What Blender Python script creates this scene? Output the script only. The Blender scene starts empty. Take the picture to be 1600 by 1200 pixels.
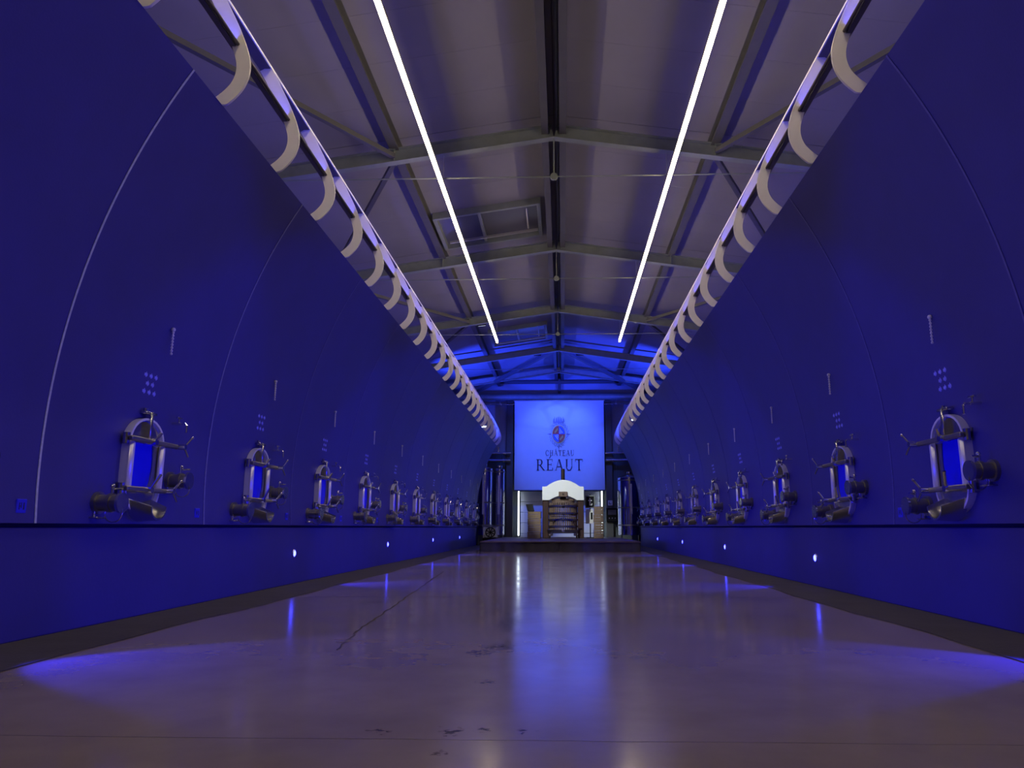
import bpy, math, random
from math import sin, cos, pi, radians, sqrt, atan2
from mathutils import Vector, Matrix

random.seed(7)
scene = bpy.context.scene
col = scene.collection

# ------------------------------------------------------------------ camera, world, exposure
F_PX = 1150.0
cam_d = bpy.data.cameras.new('camera')
cam_d.sensor_fit = 'HORIZONTAL'
cam_d.sensor_width = 36.0
cam_d.lens = 36.0 * F_PX / 1600.0
cam_d.shift_x = -0.025
cam_d.clip_start = 0.05
cam_d.clip_end = 200
cam = bpy.data.objects.new('camera', cam_d)
col.objects.link(cam)
cam.location = (0.20, 0.0, 0.80)
cam.rotation_euler = (radians(90 + 11.022), 0, radians(1.9065))
scene.camera = cam

world = bpy.data.worlds.new('world')
scene.world = world
world.use_nodes = True
bg = world.node_tree.nodes['Background']
bg.inputs[0].default_value = (0.02, 0.02, 0.05, 1)
bg.inputs[1].default_value = 0.1

vs = scene.view_settings
vs.view_transform = 'Standard'
vs.look = 'None'
vs.gamma = 1.0
vs.exposure = 0.0
vs.use_curve_mapping = False

STRIP_E = 33.0        # warm ceiling strip lights
WALK_E = 34.0          # blue strips on the tank tops
TOP_E = 18.0           # violet-blue strips lying on the tank tops
LAMP_W = 530.0         # blue plinth lamps
FLOOD_W = 1250.0      # blue floods at the far end
PRESS_W = 3000.0       # white spot on the wine press

# ------------------------------------------------------------------ materials
MATS = {}
def mat(name, color, rough=0.5, metal=0.0, noise=0.0, nscale=6.0, bump=0.0, bscale=40.0, spec=None, emit=None, estr=0.0, rnoise=0.0, coat=0.0):
    if name in MATS:
        return MATS[name]
    m = bpy.data.materials.new(name)
    m.use_nodes = True
    nt = m.node_tree
    b = nt.nodes['Principled BSDF']
    b.inputs['Base Color'].default_value = (*color, 1)
    b.inputs['Roughness'].default_value = rough
    b.inputs['Metallic'].default_value = metal
    if spec is not None:
        b.inputs['Specular IOR Level'].default_value = spec
    if coat:
        b.inputs['Coat Weight'].default_value = coat
        b.inputs['Coat Roughness'].default_value = 0.1
    tc = nt.nodes.new('ShaderNodeTexCoord')
    if noise or rnoise:
        n = nt.nodes.new('ShaderNodeTexNoise')
        n.inputs['Scale'].default_value = nscale
        n.inputs['Detail'].default_value = 6
        nt.links.new(tc.outputs['Object'], n.inputs['Vector'])
        if noise:
            mx = nt.nodes.new('ShaderNodeMix')
            mx.data_type = 'RGBA'
            mx.inputs[6].default_value = (*[c * (1 - noise) for c in color], 1)
            mx.inputs[7].default_value = (*[min(1, c * (1 + noise)) for c in color], 1)
            nt.links.new(n.outputs['Fac'], mx.inputs[0])
            nt.links.new(mx.outputs[2], b.inputs['Base Color'])
        if rnoise:
            mr = nt.nodes.new('ShaderNodeMapRange')
            mr.inputs[3].default_value = max(0, rough - rnoise)
            mr.inputs[4].default_value = rough + rnoise
            nt.links.new(n.outputs['Fac'], mr.inputs[0])
            nt.links.new(mr.outputs[0], b.inputs['Roughness'])
    if bump:
        n2 = nt.nodes.new('ShaderNodeTexNoise')
        n2.inputs['Scale'].default_value = bscale
        n2.inputs['Detail'].default_value = 4
        nt.links.new(tc.outputs['Object'], n2.inputs['Vector'])
        bp = nt.nodes.new('ShaderNodeBump')
        bp.inputs['Strength'].default_value = bump
        bp.inputs['Distance'].default_value = 0.02
        nt.links.new(n2.outputs['Fac'], bp.inputs['Height'])
        nt.links.new(bp.outputs[0], b.inputs['Normal'])
    if emit:
        b.inputs['Emission Color'].default_value = (*emit, 1)
        b.inputs['Emission Strength'].default_value = estr
    MATS[name] = m
    return m

def wood_mat(name, c1, c2, scale=8.0, rough=0.6):
    m = bpy.data.materials.new(name)
    m.use_nodes = True
    nt = m.node_tree
    b = nt.nodes['Principled BSDF']
    tc = nt.nodes.new('ShaderNodeTexCoord')
    mp = nt.nodes.new('ShaderNodeMapping')
    mp.inputs['Scale'].default_value = (scale, scale, scale * 0.12)
    n = nt.nodes.new('ShaderNodeTexNoise')
    n.inputs['Scale'].default_value = 3
    n.inputs['Detail'].default_value = 7
    cr = nt.nodes.new('ShaderNodeValToRGB')
    cr.color_ramp.elements[0].position = 0.3
    cr.color_ramp.elements[1].position = 0.7
    cr.color_ramp.elements[0].color = (*c1, 1)
    cr.color_ramp.elements[1].color = (*c2, 1)
    nt.links.new(tc.outputs['Object'], mp.inputs[0])
    nt.links.new(mp.outputs[0], n.inputs['Vector'])
    nt.links.new(n.outputs['Fac'], cr.inputs[0])
    nt.links.new(cr.outputs[0], b.inputs['Base Color'])
    b.inputs['Roughness'].default_value = rough
    MATS[name] = m
    return m

# floor marks: (x, y, rx, ry, strength) real stains on the concrete
STAINS = [(-0.24, 5.28, .12, .16, 1), (-0.27, 6.6, .10, .55, .9), (-0.33, 5.02, .10, .12, .9), (-0.20, 4.09, .05, .05, .8),
          (-0.25, 3.14, .05, .07, 1), (-0.12, 3.16, .02, .05, .8), (0.04, 3.13, .02, .05, .9), (-0.54, 3.13, .05, .03, .7),
          (-1.85, 8.2, .16, .22, .9), (-0.25, 2.85, .03, .03, .7), (0.52, 5.0, .10, .06, .35), (-0.3, 7.6, .08, .35, .5)]
def floor_mat():
    m = bpy.data.materials.new('polished_concrete')
    m.use_nodes = True
    nt = m.node_tree
    b = nt.nodes['Principled BSDF']
    L = nt.links.new
    tc = nt.nodes.new('ShaderNodeTexCoord')
    n1 = nt.nodes.new('ShaderNodeTexNoise')
    n1.inputs['Scale'].default_value = 0.7
    n1.inputs['Detail'].default_value = 8
    n1.inputs['Roughness'].default_value = 0.6
    L(tc.outputs['Object'], n1.inputs['Vector'])
    cr = nt.nodes.new('ShaderNodeValToRGB')
    cr.color_ramp.elements[0].position = 0.3
    cr.color_ramp.elements[0].color = (0.225, 0.185, 0.125, 1)
    cr.color_ramp.elements[1].position = 0.75
    cr.color_ramp.elements[1].color = (0.36, 0.30, 0.205, 1)
    L(n1.outputs['Fac'], cr.inputs[0])
    # scuffs
    n2 = nt.nodes.new('ShaderNodeTexNoise')
    n2.inputs['Scale'].default_value = 14
    n2.inputs['Detail'].default_value = 8
    L(tc.outputs['Object'], n2.inputs['Vector'])
    # distorted coordinates for stains
    sc = nt.nodes.new('ShaderNodeVectorMath'); sc.operation = 'SUBTRACT'
    L(n2.outputs['Color'], sc.inputs[0]); sc.inputs[1].default_value = (.5, .5, .5)
    s2 = nt.nodes.new('ShaderNodeVectorMath'); s2.operation = 'SCALE'
    s2.inputs['Scale'].default_value = 0.20
    L(sc.outputs[0], s2.inputs[0])
    dv = nt.nodes.new('ShaderNodeVectorMath'); dv.operation = 'ADD'
    L(tc.outputs['Object'], dv.inputs[0]); L(s2.outputs[0], dv.inputs[1])
    acc = None
    for (x, y, rx, ry, st) in STAINS:
        a = nt.nodes.new('ShaderNodeVectorMath'); a.operation = 'SUBTRACT'
        L(dv.outputs[0], a.inputs[0]); a.inputs[1].default_value = (x, y, 0)
        d = nt.nodes.new('ShaderNodeVectorMath'); d.operation = 'MULTIPLY'
        L(a.outputs[0], d.inputs[0]); d.inputs[1].default_value = (1 / rx, 1 / ry, 0)
        ln = nt.nodes.new('ShaderNodeVectorMath'); ln.operation = 'LENGTH'
        L(d.outputs[0], ln.inputs[0])
        mr = nt.nodes.new('ShaderNodeMapRange')
        mr.inputs[1].default_value = 0.5; mr.inputs[2].default_value = 1.1
        mr.inputs[3].default_value = st * 0.95; mr.inputs[4].default_value = 0
        L(ln.outputs['Value'], mr.inputs[0])
        if acc is None:
            acc = mr.outputs[0]
        else:
            mx = nt.nodes.new('ShaderNodeMath'); mx.operation = 'MAXIMUM'
            L(acc, mx.inputs[0]); L(mr.outputs[0], mx.inputs[1])
            acc = mx.outputs[0]
    fk = nt.nodes.new('ShaderNodeTexNoise')
    fk.inputs['Scale'].default_value = 26; fk.inputs['Detail'].default_value = 5
    L(tc.outputs['Object'], fk.inputs['Vector'])
    fm = nt.nodes.new('ShaderNodeMapRange')
    fm.inputs[1].default_value = 0.44; fm.inputs[2].default_value = 0.53
    L(fk.outputs['Fac'], fm.inputs[0])
    mm = nt.nodes.new('ShaderNodeMath'); mm.operation = 'MULTIPLY'
    L(acc, mm.inputs[0]); L(fm.outputs[0], mm.inputs[1])
    acc = mm.outputs[0]
    mix = nt.nodes.new('ShaderNodeMix'); mix.data_type = 'RGBA'
    L(acc, mix.inputs[0]); L(cr.outputs[0], mix.inputs[6])
    mix.inputs[7].default_value = (0.012, 0.01, 0.01, 1)
    sp = nt.nodes.new('ShaderNodeMath'); sp.operation = 'MULTIPLY_ADD'
    L(acc, sp.inputs[0]); sp.inputs[1].default_value = -0.5; sp.inputs[2].default_value = 0.5
    L(sp.outputs[0], b.inputs['Specular IOR Level'])
    L(mix.outputs[2], b.inputs['Base Color'])
    # roughness variation
    n3 = nt.nodes.new('ShaderNodeTexNoise')
    n3.inputs['Scale'].default_value = 1.6
    n3.inputs['Detail'].default_value = 9
    n3.inputs['Roughness'].default_value = 0.65
    L(tc.outputs['Object'], n3.inputs['Vector'])
    mr = nt.nodes.new('ShaderNodeMapRange')
    mr.inputs[1].default_value = 0.3; mr.inputs[2].default_value = 0.7
    mr.inputs[3].default_value = 0.12; mr.inputs[4].default_value = 0.20
    L(n3.outputs['Fac'], mr.inputs[0])
    rs = nt.nodes.new('ShaderNodeMath'); rs.operation = 'MULTIPLY_ADD'
    L(acc, rs.inputs[0]); rs.inputs[1].default_value = 0.05; L(mr.outputs[0], rs.inputs[2])
    L(rs.outputs[0], b.inputs['Roughness'])
    # slight unevenness of the trowelled slab
    n4 = nt.nodes.new('ShaderNodeTexNoise')
    n4.inputs['Scale'].default_value = 1.2
    n4.inputs['Detail'].default_value = 2
    L(tc.outputs['Object'], n4.inputs['Vector'])
    bp = nt.nodes.new('ShaderNodeBump')
    bp.inputs['Strength'].default_value = 0.05
    bp.inputs['Distance'].default_value = 0.02
    L(n4.outputs['Fac'], bp.inputs['Height'])
    L(bp.outputs[0], b.inputs['Normal'])
    MATS['floor'] = m
    return m

M_floor = floor_mat()
M_darkband = mat('dark_band_concrete', (0.045, 0.04, 0.045), 0.75, noise=.4, nscale=3, bump=.2, bscale=20)
M_tank = mat('navy_tank_paint', (0.036, 0.031, 0.255), 0.50, noise=.14, nscale=2.5, bump=.05, bscale=60)
M_plinth = mat('navy_plinth_paint', (0.036, 0.031, 0.255), 0.58, noise=.15, nscale=2.0, bump=.06, bscale=30)
M_joint = mat('lit_joint_sealant', (0.50, 0.54, 0.66), 0.6, noise=.3, nscale=30)  # light caught by the first left joint, put into its colour
M_joint2 = mat('half_lit_joint_sealant', (0.20, 0.20, 0.46), 0.6, noise=.3, nscale=30)  # weaker caught light, put into the second left joint's colour
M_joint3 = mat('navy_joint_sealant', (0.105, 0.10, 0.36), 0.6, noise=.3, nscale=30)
M_recess = mat('dark_recess', (0.012, 0.012, 0.04), 0.7)
M_steel = mat('stainless_steel', (0.62, 0.62, 0.60), 0.22, 1.0, rnoise=.06, nscale=20)
M_polish = mat('polished_steel', (0.80, 0.80, 0.80), 0.10, 1.0)
M_dsteel = mat('dark_door_tone', (0.30, 0.29, 0.28), 0.38, 1.0)
M_bar = mat('satin_bright_steel', (0.92, 0.93, 0.95), 0.38, 0.55)
M_door = mat('blue_door_tone', (0.0, 0.0, 1.0), 0.30, 0.0, noise=.1, nscale=5)  # saturated blue put into the panel's base colour
M_plate = mat('blue_number_plate', (0.03, 0.03, 0.75), 0.4)
M_mark = mat('pale_blue_marking', (0.32, 0.34, 0.95), 0.5)
M_darkmark = mat('dark_blue_marking', (0.02, 0.02, 0.10), 0.5)
M_grey = mat('pale_grey_scale', (0.75, 0.75, 0.8), 0.4)
M_white = mat('white_railing_paint', (0.90, 0.89, 0.84), 0.40, noise=.05, nscale=9)
M_rail = mat('dark_rail_steel', (0.10, 0.09, 0.10), 0.5, 0.3)
M_ceil = mat('grey_roof_panel', (0.215, 0.205, 0.225), 0.65, noise=.10, nscale=1.2, bump=.05, bscale=8)
M_beam = mat('galvanised_green_grey_steel', (0.24, 0.27, 0.25), 0.5, 0.35, noise=.2, nscale=5)
M_purlin = mat('dark_grey_purlin', (0.10, 0.10, 0.105), 0.55, 0.3, noise=.15, nscale=4)
M_wall = mat('blue_grey_wall_cladding', (0.34, 0.36, 0.42), 0.6, noise=.1, nscale=2)
M_wlow = mat('dark_green_grey_cladding', (0.10, 0.12, 0.13), 0.6, noise=.15, nscale=3)
M_sidew = mat('grey_side_wall', (0.22, 0.21, 0.24), 0.7)
M_strip = mat('warm_light_diffuser', (0.9, 0.85, 0.75), 0.5, emit=(1.0, 0.80, 0.53), estr=STRIP_E)
M_alu = mat('aluminium_profile', (0.55, 0.54, 0.52), 0.4, 0.9)
M_blueled = mat('blue_led_diffuser', (0.1, 0.1, 0.6), 0.5, emit=(0.06, 0.06, 1.0), estr=WALK_E)
M_blueled2 = mat('violet_blue_led_diffuser', (0.1, 0.1, 0.6), 0.5, emit=(0.22, 0.18, 1.0), estr=TOP_E)
M_lens = mat('blue_lamp_lens', (0.2, 0.2, 0.9), 0.3, emit=(0.03, 0.035, 1.0), estr=25)
M_tube = mat('white_tube_light', (0.9, 0.95, 1.0), 0.4, emit=(0.80, 0.92, 1.0), estr=5)
M_cloth = mat('pale_banner_cloth', (0.72, 0.74, 0.80), 0.8, noise=.05, nscale=3, bump=.05, bscale=80)
M_ink = mat('dark_banner_ink', (0.035, 0.03, 0.06), 0.7)
M_ink2 = mat('grey_banner_ink', (0.26, 0.26, 0.32), 0.7)
M_gold = mat('gold_ink', (0.75, 0.48, 0.10), 0.6)
M_red = mat('red_ink', (0.55, 0.06, 0.04), 0.6)
M_blue = mat('blue_ink', (0.06, 0.14, 0.55), 0.6)
M_pale = mat('pale_ink', (0.9, 0.9, 0.85), 0.6)
M_skirt = mat('dark_stage_cloth', (0.055, 0.052, 0.065), 0.85, noise=.25, nscale=4, bump=.3, bscale=9)
M_deck = mat('brown_stage_deck', (0.16, 0.12, 0.10), 0.6, noise=.2, nscale=6)
M_oak = wood_mat('oak_wood', (0.13, 0.085, 0.065), (0.22, 0.15, 0.11))
M_crate = wood_mat('pine_crate_wood', (0.19, 0.13, 0.085), (0.30, 0.21, 0.14))
M_red_wood = wood_mat('red_brown_wood', (0.028, 0.009, 0.008), (0.05, 0.016, 0.013))
M_pwhite = mat('white_press_paint', (0.93, 0.95, 0.92), 0.5, noise=.04, nscale=3)
M_hoop = mat('blue_lit_hoop_steel', (0.22, 0.20, 0.32), 0.25, 0.9)  # blue reflections put into the steel's base colour
M_iron = mat('dark_iron', (0.06, 0.04, 0.04), 0.45, 0.6)
M_black = mat('black_plastic', (0.012, 0.012, 0.014), 0.55, spec=.08)
M_dwhite = mat('white_sectional_door', (0.66, 0.68, 0.74), 0.5, noise=.04, nscale=2)
M_paper = mat('white_paper', (0.75, 0.74, 0.72), 0.8)
M_glass = mat('skylight_pane', (0.10, 0.10, 0.12), 0.25, spec=.6)
M_rubber = mat('black_rubber', (0.015, 0.015, 0.015), 0.7)

# ------------------------------------------------------------------ mesh helpers
class MB:
    def __init__(s):
        s.v = []; s.f = []
    def add(s, vs_, fs):
        k = len(s.v)
        s.v += [tuple(p) for p in vs_]
        s.f += [tuple(i + k for i in f) for f in fs]
        return s
    def box(s, x0, x1, y0, y1, z0, z1):
        return s.add([(x0,y0,z0),(x1,y0,z0),(x1,y1,z0),(x0,y1,z0),(x0,y0,z1),(x1,y0,z1),(x1,y1,z1),(x0,y1,z1)],
                     [(0,3,2,1),(4,5,6,7),(0,1,5,4),(1,2,6,5),(2,3,7,6),(3,0,4,7)])
    def bbox(s, x0, x1, y0, y1, z0, z1, c=0.01):
        # box with chamfered edges
        c = min(c, (x1-x0)/2.01, (y1-y0)/2.01, (z1-z0)/2.01)
        import bmesh
        bm = bmesh.new()
        bmesh.ops.create_cube(bm, size=1)
        for p in bm.verts:
            p.co = ((x0+x1)/2 + p.co.x*(x1-x0), (y0+y1)/2 + p.co.y*(y1-y0), (z0+z1)/2 + p.co.z*(z1-z0))
        bmesh.ops.bevel(bm, geom=list(bm.edges), offset=c, segments=1, affect='EDGES')
        bm.verts.index_update()
        s.add([tuple(p.co) for p in bm.verts], [tuple(q.index for q in f.verts) for f in bm.faces])
        bm.free()
        return s
    def cyl(s, p0, p1, r0, r1=None, n=12):
        r1 = r0 if r1 is None else r1
        a = Vector(p0); b = Vector(p1); d = (b - a).normalized()
        t = Vector((0,0,1)) if abs(d.z) < .9 else Vector((1,0,0))
        u = d.cross(t).normalized(); w = d.cross(u)
        A = [a + (u*cos(2*pi*i/n) + w*sin(2*pi*i/n))*r0 for i in range(n)]
        B = [b + (u*cos(2*pi*i/n) + w*sin(2*pi*i/n))*r1 for i in range(n)]
        fs = [(i, i+n, (i+1) % n + n, (i+1) % n) for i in range(n)]
        fs += [tuple(range(n)), tuple(range(2*n-1, n-1, -1))]
        return s.add(A + B, fs)
    def tube(s, pts, r, n=8, closed=False):
        P = [Vector(p) for p in pts]; m = len(P)
        base = len(s.v); prev = None
        for i in range(m):
            if closed:
                d = (P[(i+1) % m] - P[i-1]).normalized()
            else:
                d = (P[min(i+1, m-1)] - P[max(i-1, 0)]).normalized()
            if prev is None:
                t = Vector((0,0,1)) if abs(d.z) < .9 else Vector((1,0,0))
                u = d.cross(t).normalized()
            else:
                u = (prev - d*prev.dot(d)).normalized()
            prev = u; w = d.cross(u)
            s.v += [tuple(P[i] + (u*cos(2*pi*k/n) + w*sin(2*pi*k/n))*r) for k in range(n)]
        for i in range(m if closed else m-1):
            j = (i+1) % m
            for k in range(n):
                s.f.append((base+i*n+k, base+j*n+k, base+j*n+(k+1) % n, base+i*n+(k+1) % n))
        if not closed:
            s.f.append(tuple(base+k for k in reversed(range(n))))
            s.f.append(tuple(base+(m-1)*n+k for k in range(n)))
        return s
    def ball(s, c, r, n=10, m=6):
        pts = []
        for i in range(m+1):
            t = pi*i/m
            for k in range(n):
                pts.append((c[0]+r*sin(t)*cos(2*pi*k/n), c[1]+r*sin(t)*sin(2*pi*k/n), c[2]+r*cos(t)))
        fs = [(i*n+k, (i+1)*n+k, (i+1)*n+(k+1) % n, i*n+(k+1) % n) for i in range(m) for k in range(n)]
        return s.add(pts, fs)
    def prism(s, poly, a, b, axis='x'):
        # polygon (2D) swept between a and b on axis
        n = len(poly)
        def P(p, t):
            return {'x': (t, p[0], p[1]), 'y': (p[0], t, p[1]), 'z': (p[0], p[1], t)}[axis]
        A = [P(p, a) for p in poly] + [P(p, b) for p in poly]
        fs = [(i, (i+1) % n, (i+1) % n + n, i+n) for i in range(n)]
        fs += [tuple(reversed(range(n))), tuple(range(n, 2*n))]
        return s.add(A, fs)
    def band(s, inner, outer, a, b, axis='x', closed=False):
        # strip between two 2D polylines, swept between a and b (a solid)
        n = len(inner)
        def P(p, t):
            return {'x': (t, p[0], p[1]), 'y': (p[0], t, p[1]), 'z': (p[0], p[1], t)}[axis]
        V = [P(p, a) for p in inner] + [P(p, a) for p in outer] + [P(p, b) for p in inner] + [P(p, b) for p in outer]
        fs = []
        for i in range(n if closed else n-1):
            j = (i+1) % n
            fs += [(i, j, n+j, n+i), (2*n+i, 3*n+i, 3*n+j, 2*n+j), (i, 2*n+i, 2*n+j, j), (n+i, n+j, 3*n+j, 3*n+i)]
        if not closed:
            fs += [(0, n, 3*n, 2*n), (n-1, 3*n-1, 4*n-1, 2*n-1)]
        return s.add(V, fs)
    def map(s, fn):
        s.v = [tuple(fn(Vector(p))) for p in s.v]
        return s
    def mesh(s, name, m, smooth=True):
        import bmesh
        me = bpy.data.meshes.new(name)
        me.from_pydata(s.v, [], s.f)
        bm = bmesh.new(); bm.from_mesh(me)
        bmesh.ops.recalc_face_normals(bm, faces=bm.faces)
        bm.to_mesh(me); bm.free()
        if smooth:
            me.polygons.foreach_set('use_smooth', [True]*len(me.polygons))
            me.set_sharp_from_angle(angle=radians(38))
        me.materials.append(m)
        me.update()
        return me
    def build(s, name, m, parent=None, smooth=True):
        return link(name, s.mesh(name, m, smooth), parent)

def link(name, data, parent=None):
    o = bpy.data.objects.new(name, data)
    col.objects.link(o)
    if parent is not None:
        o.parent = parent
    return o
def tag(o, label, cat, group=None):
    o['label'] = label; o['category'] = cat
    if group: o['group'] = group
    return o
def thing(name, loc, label, cat, group=None, rz=0):
    o = link(name, None)
    o.location = loc; o.rotation_euler = (0, 0, rz)
    o.empty_display_size = 0.2
    return tag(o, label, cat, group)
def struct(o):
    o['kind'] = 'structure'
    return o
def copy_tree(o, parent=None):
    c = o.copy()
    col.objects.link(c)
    c.parent = parent
    for ch in list(o.children):
        copy_tree(ch, c)
    return c
ORD = ['first','second','third','fourth','fifth','sixth','seventh','eighth','ninth','tenth','eleventh','twelfth','thirteenth']

# ------------------------------------------------------------------ dimensions
HW = 3.69             # half width of the aisle (plinth faces)
ZP = 0.80             # plinth top
ZT0 = 0.83            # tank foot
ZT1 = 4.50            # tank top edge
RC, ZC = 5.92, 1.40   # curve of the tank faces
PITCH = 2.58
Y0 = 5.35             # first joint in view
YEND = Y0 + 11*PITCH  # end of the rows
YW = 37.0             # end wall
ROOFX = 0.08          # ridge line
def face_o(z):        # how far the face leans over the aisle at height z
    return RC - sqrt(RC*RC - (z - ZC)**2)

# ------------------------------------------------------------------ setting
fl = MB().box(-8.2, 8.2, -5, YW, -0.2, 0.0).build('floor', M_floor)
struct(fl)
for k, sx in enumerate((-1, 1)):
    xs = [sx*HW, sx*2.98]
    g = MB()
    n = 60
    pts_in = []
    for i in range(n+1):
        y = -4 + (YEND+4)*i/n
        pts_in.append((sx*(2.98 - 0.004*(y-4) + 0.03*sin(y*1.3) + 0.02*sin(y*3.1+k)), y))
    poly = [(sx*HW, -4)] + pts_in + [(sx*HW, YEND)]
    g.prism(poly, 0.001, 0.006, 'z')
    struct(g.build('floor_dark_band', M_darkband, smooth=False))  # flat darker band with a wavy inner edge along each plinth
# slab joint and scratch lines in the floor
j = MB()
def ribbon(mb, pts, w, z0=0.0005, z1=0.0025):
    L_, R_ = [], []
    for i, p in enumerate(pts):
        a = Vector(pts[max(i-1, 0)]); b = Vector(pts[min(i+1, len(pts)-1)])
        d = (b-a).normalized(); nn = Vector((-d.y, d.x))
        ww = w*(0.6+0.8*random.random())
        L_.append(tuple(Vector(p)+nn*ww/2)); R_.append(tuple(Vector(p)-nn*ww/2))
    mb.band(L_, R_, z0, z1, 'z')
def wiggle(pts, n=40, amp=.02):
    out = []
    m = len(pts)-1
    for i in range(n+1):
        t = i/n*m; a = min(int(t), m-1); f = t-a
        p = Vector(pts[a]).lerp(Vector(pts[a+1]), f)
        out.append((p.x+random.uniform(-amp, amp), p.y+random.uniform(-amp, amp)))
    return out
ribbon(j, wiggle([(-1.30, 5.1), (-1.42, 6.04), (-1.54, 7.68), (-1.68, 9.6), (-2.0, 13.9)], 60, .012), .016)
j.build('floor_crack', mat('dark_crack', (0.05, 0.042, 0.045), .8), fl, False)
for yj in (3.02, 8.9, 14.6, 20.3):
    ribbon(j2 := MB(), [(-2.9+5.8*i/30, yj+random.uniform(-.004, .004)) for i in range(31)], .004, .0003, .0008)
    j2.build('floor_joint', mat('joint_line', (0.22, 0.19, 0.165), .2), fl, False)

for sx, nm in ((-1, 'left'), (1, 'right')):
    a, b = sorted((sx*HW, sx*7.9))
    p = MB().bbox(a, b, -4, YEND, 0, ZP, .012).build('wall_plinth_'+nm, M_plinth, smooth=False)
    struct(p)
    a, b = sorted((sx*(HW+.06), sx*7.7))
    MB().box(a, b, -4, YEND-.02, ZP-.005, ZT0+.005).build('shadow_joint', M_recess, p, False)
    a, b = sorted((sx*7.95, sx*8.2))
    struct(MB().box(a, b, -5, YW, 0, 7.9).build('wall_'+nm, M_sidew, smooth=False))
struct(MB().box(-8.2, 8.2, -5.2, -5.0, 0, 9).build('wall_back', M_sidew, smooth=False))
# end wall: pale upper cladding, darker lower cladding, both of upright sheets
we = MB().prism([(-8.2, 0), (8.2, 0), (8.2, 7.9), (ROOFX, 8.75), (-8.2, 7.9)], YW+.1, YW+.3, 'y').build('wall_end', M_wall, smooth=False)
struct(we)
up_m = MB().box(-.575, .575, -.03, 0, 4.5, 7.35).mesh('wall_panel', M_wall, False)
lo_m = MB().box(-.575, .575, -.05, 0, 0, 4.48).mesh('wall_panel', M_wlow, False)
for i in range(-6, 7):
    for me in (up_m, lo_m):
        if me is lo_m and -1.9 < i*1.16 < 1.9:
            continue
        o = link('wall_panel', me, we); o.location = (i*1.16, YW+.1, 0)

# roof: frames, purlins, panels
FR = [1.4, 7.15, 12.9, 18.7, 24.45, 30.15, 34.6]
SL = 0.148
ZR = 8.08             # underside of rafter at the ridge
def zu(x):            # underside of rafter
    return ZR - SL*abs(x-ROOFX)
ce = link('ceiling', None); struct(ce)
edges_x = [0, 3.05, 5.9, 8.3]
ys = [-5.0] + FR + [YW+.2]
for i in range(len(ys)-1):
    for s in (-1, 1):
        for q in range(3):
            a, b = edges_x[q]+.006, edges_x[q+1]-.006
            y0, y1 = ys[i]+.006, ys[i+1]-.006
            nsub = 5
            for w in range(nsub):
                ya = y0 + (y1-y0)*w/nsub + .002; yb = y0 + (y1-y0)*(w+1)/nsub - .002
                mb = MB()
                za, zb = ZR+.50-SL*a, ZR+.50-SL*b
                mb.add([(ROOFX+s*a,ya,za),(ROOFX+s*b,ya,zb),(ROOFX+s*b,yb,zb),(ROOFX+s*a,yb,za),
                        (ROOFX+s*a,ya,za+.08),(ROOFX+s*b,ya,zb+.08),(ROOFX+s*b,yb,zb+.08),(ROOFX+s*a,yb,za+.08)],
                       [(0,1,2,3),(4,7,6,5),(0,4,5,1),(1,5,6,2),(2,6,7,3),(3,7,4,0)])
                mb.build('ceiling_panel', M_ceil, ce, False)
bk = MB().prism([(-8.4, 7.38), (ROOFX, ZR+.62), (8.4, 7.38), (8.4, 7.6), (ROOFX, ZR+.9), (-8.4, 7.6)], -5.2, YW+.3, 'y').build('roof_deck', M_purlin, ce, False)

def ibeam(mb, p0, p1, h, bf, tf=.016, tw=.010, up=Vector((0,0,1))):
    # I-section between two points, p on the underside centreline, web along up
    a = Vector(p0); b = Vector(p1); d = (b-a).normalized()
    side = d.cross(up).normalized(); u = side.cross(d).normalized()
    sec = [(-bf/2, 0), (bf/2, 0), (bf/2, tf), (tw/2, tf), (tw/2, h-tf), (bf/2, h-tf), (bf/2, h), (-bf/2, h), (-bf/2, h-tf), (-tw/2, h-tf), (-tw/2, tf), (-bf/2, tf)]
    n = len(sec)
    A = [a + side*x + u*z for x, z in sec]; B = [b + side*x + u*z for x, z in sec]
    fs = [(i, (i+1) % n, (i+1) % n+n, i+n) for i in range(n)]
    fs += [(0,1,2,3,10,11), (4,5,6,7,8,9), (3,4,9,10), tuple(n+i for i in (11,10,3,2,1,0)), tuple(n+i for i in (9,8,7,6,5,4)), tuple(n+i for i in (10,9,4,3))]
    mb.add(A+B, fs)
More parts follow.
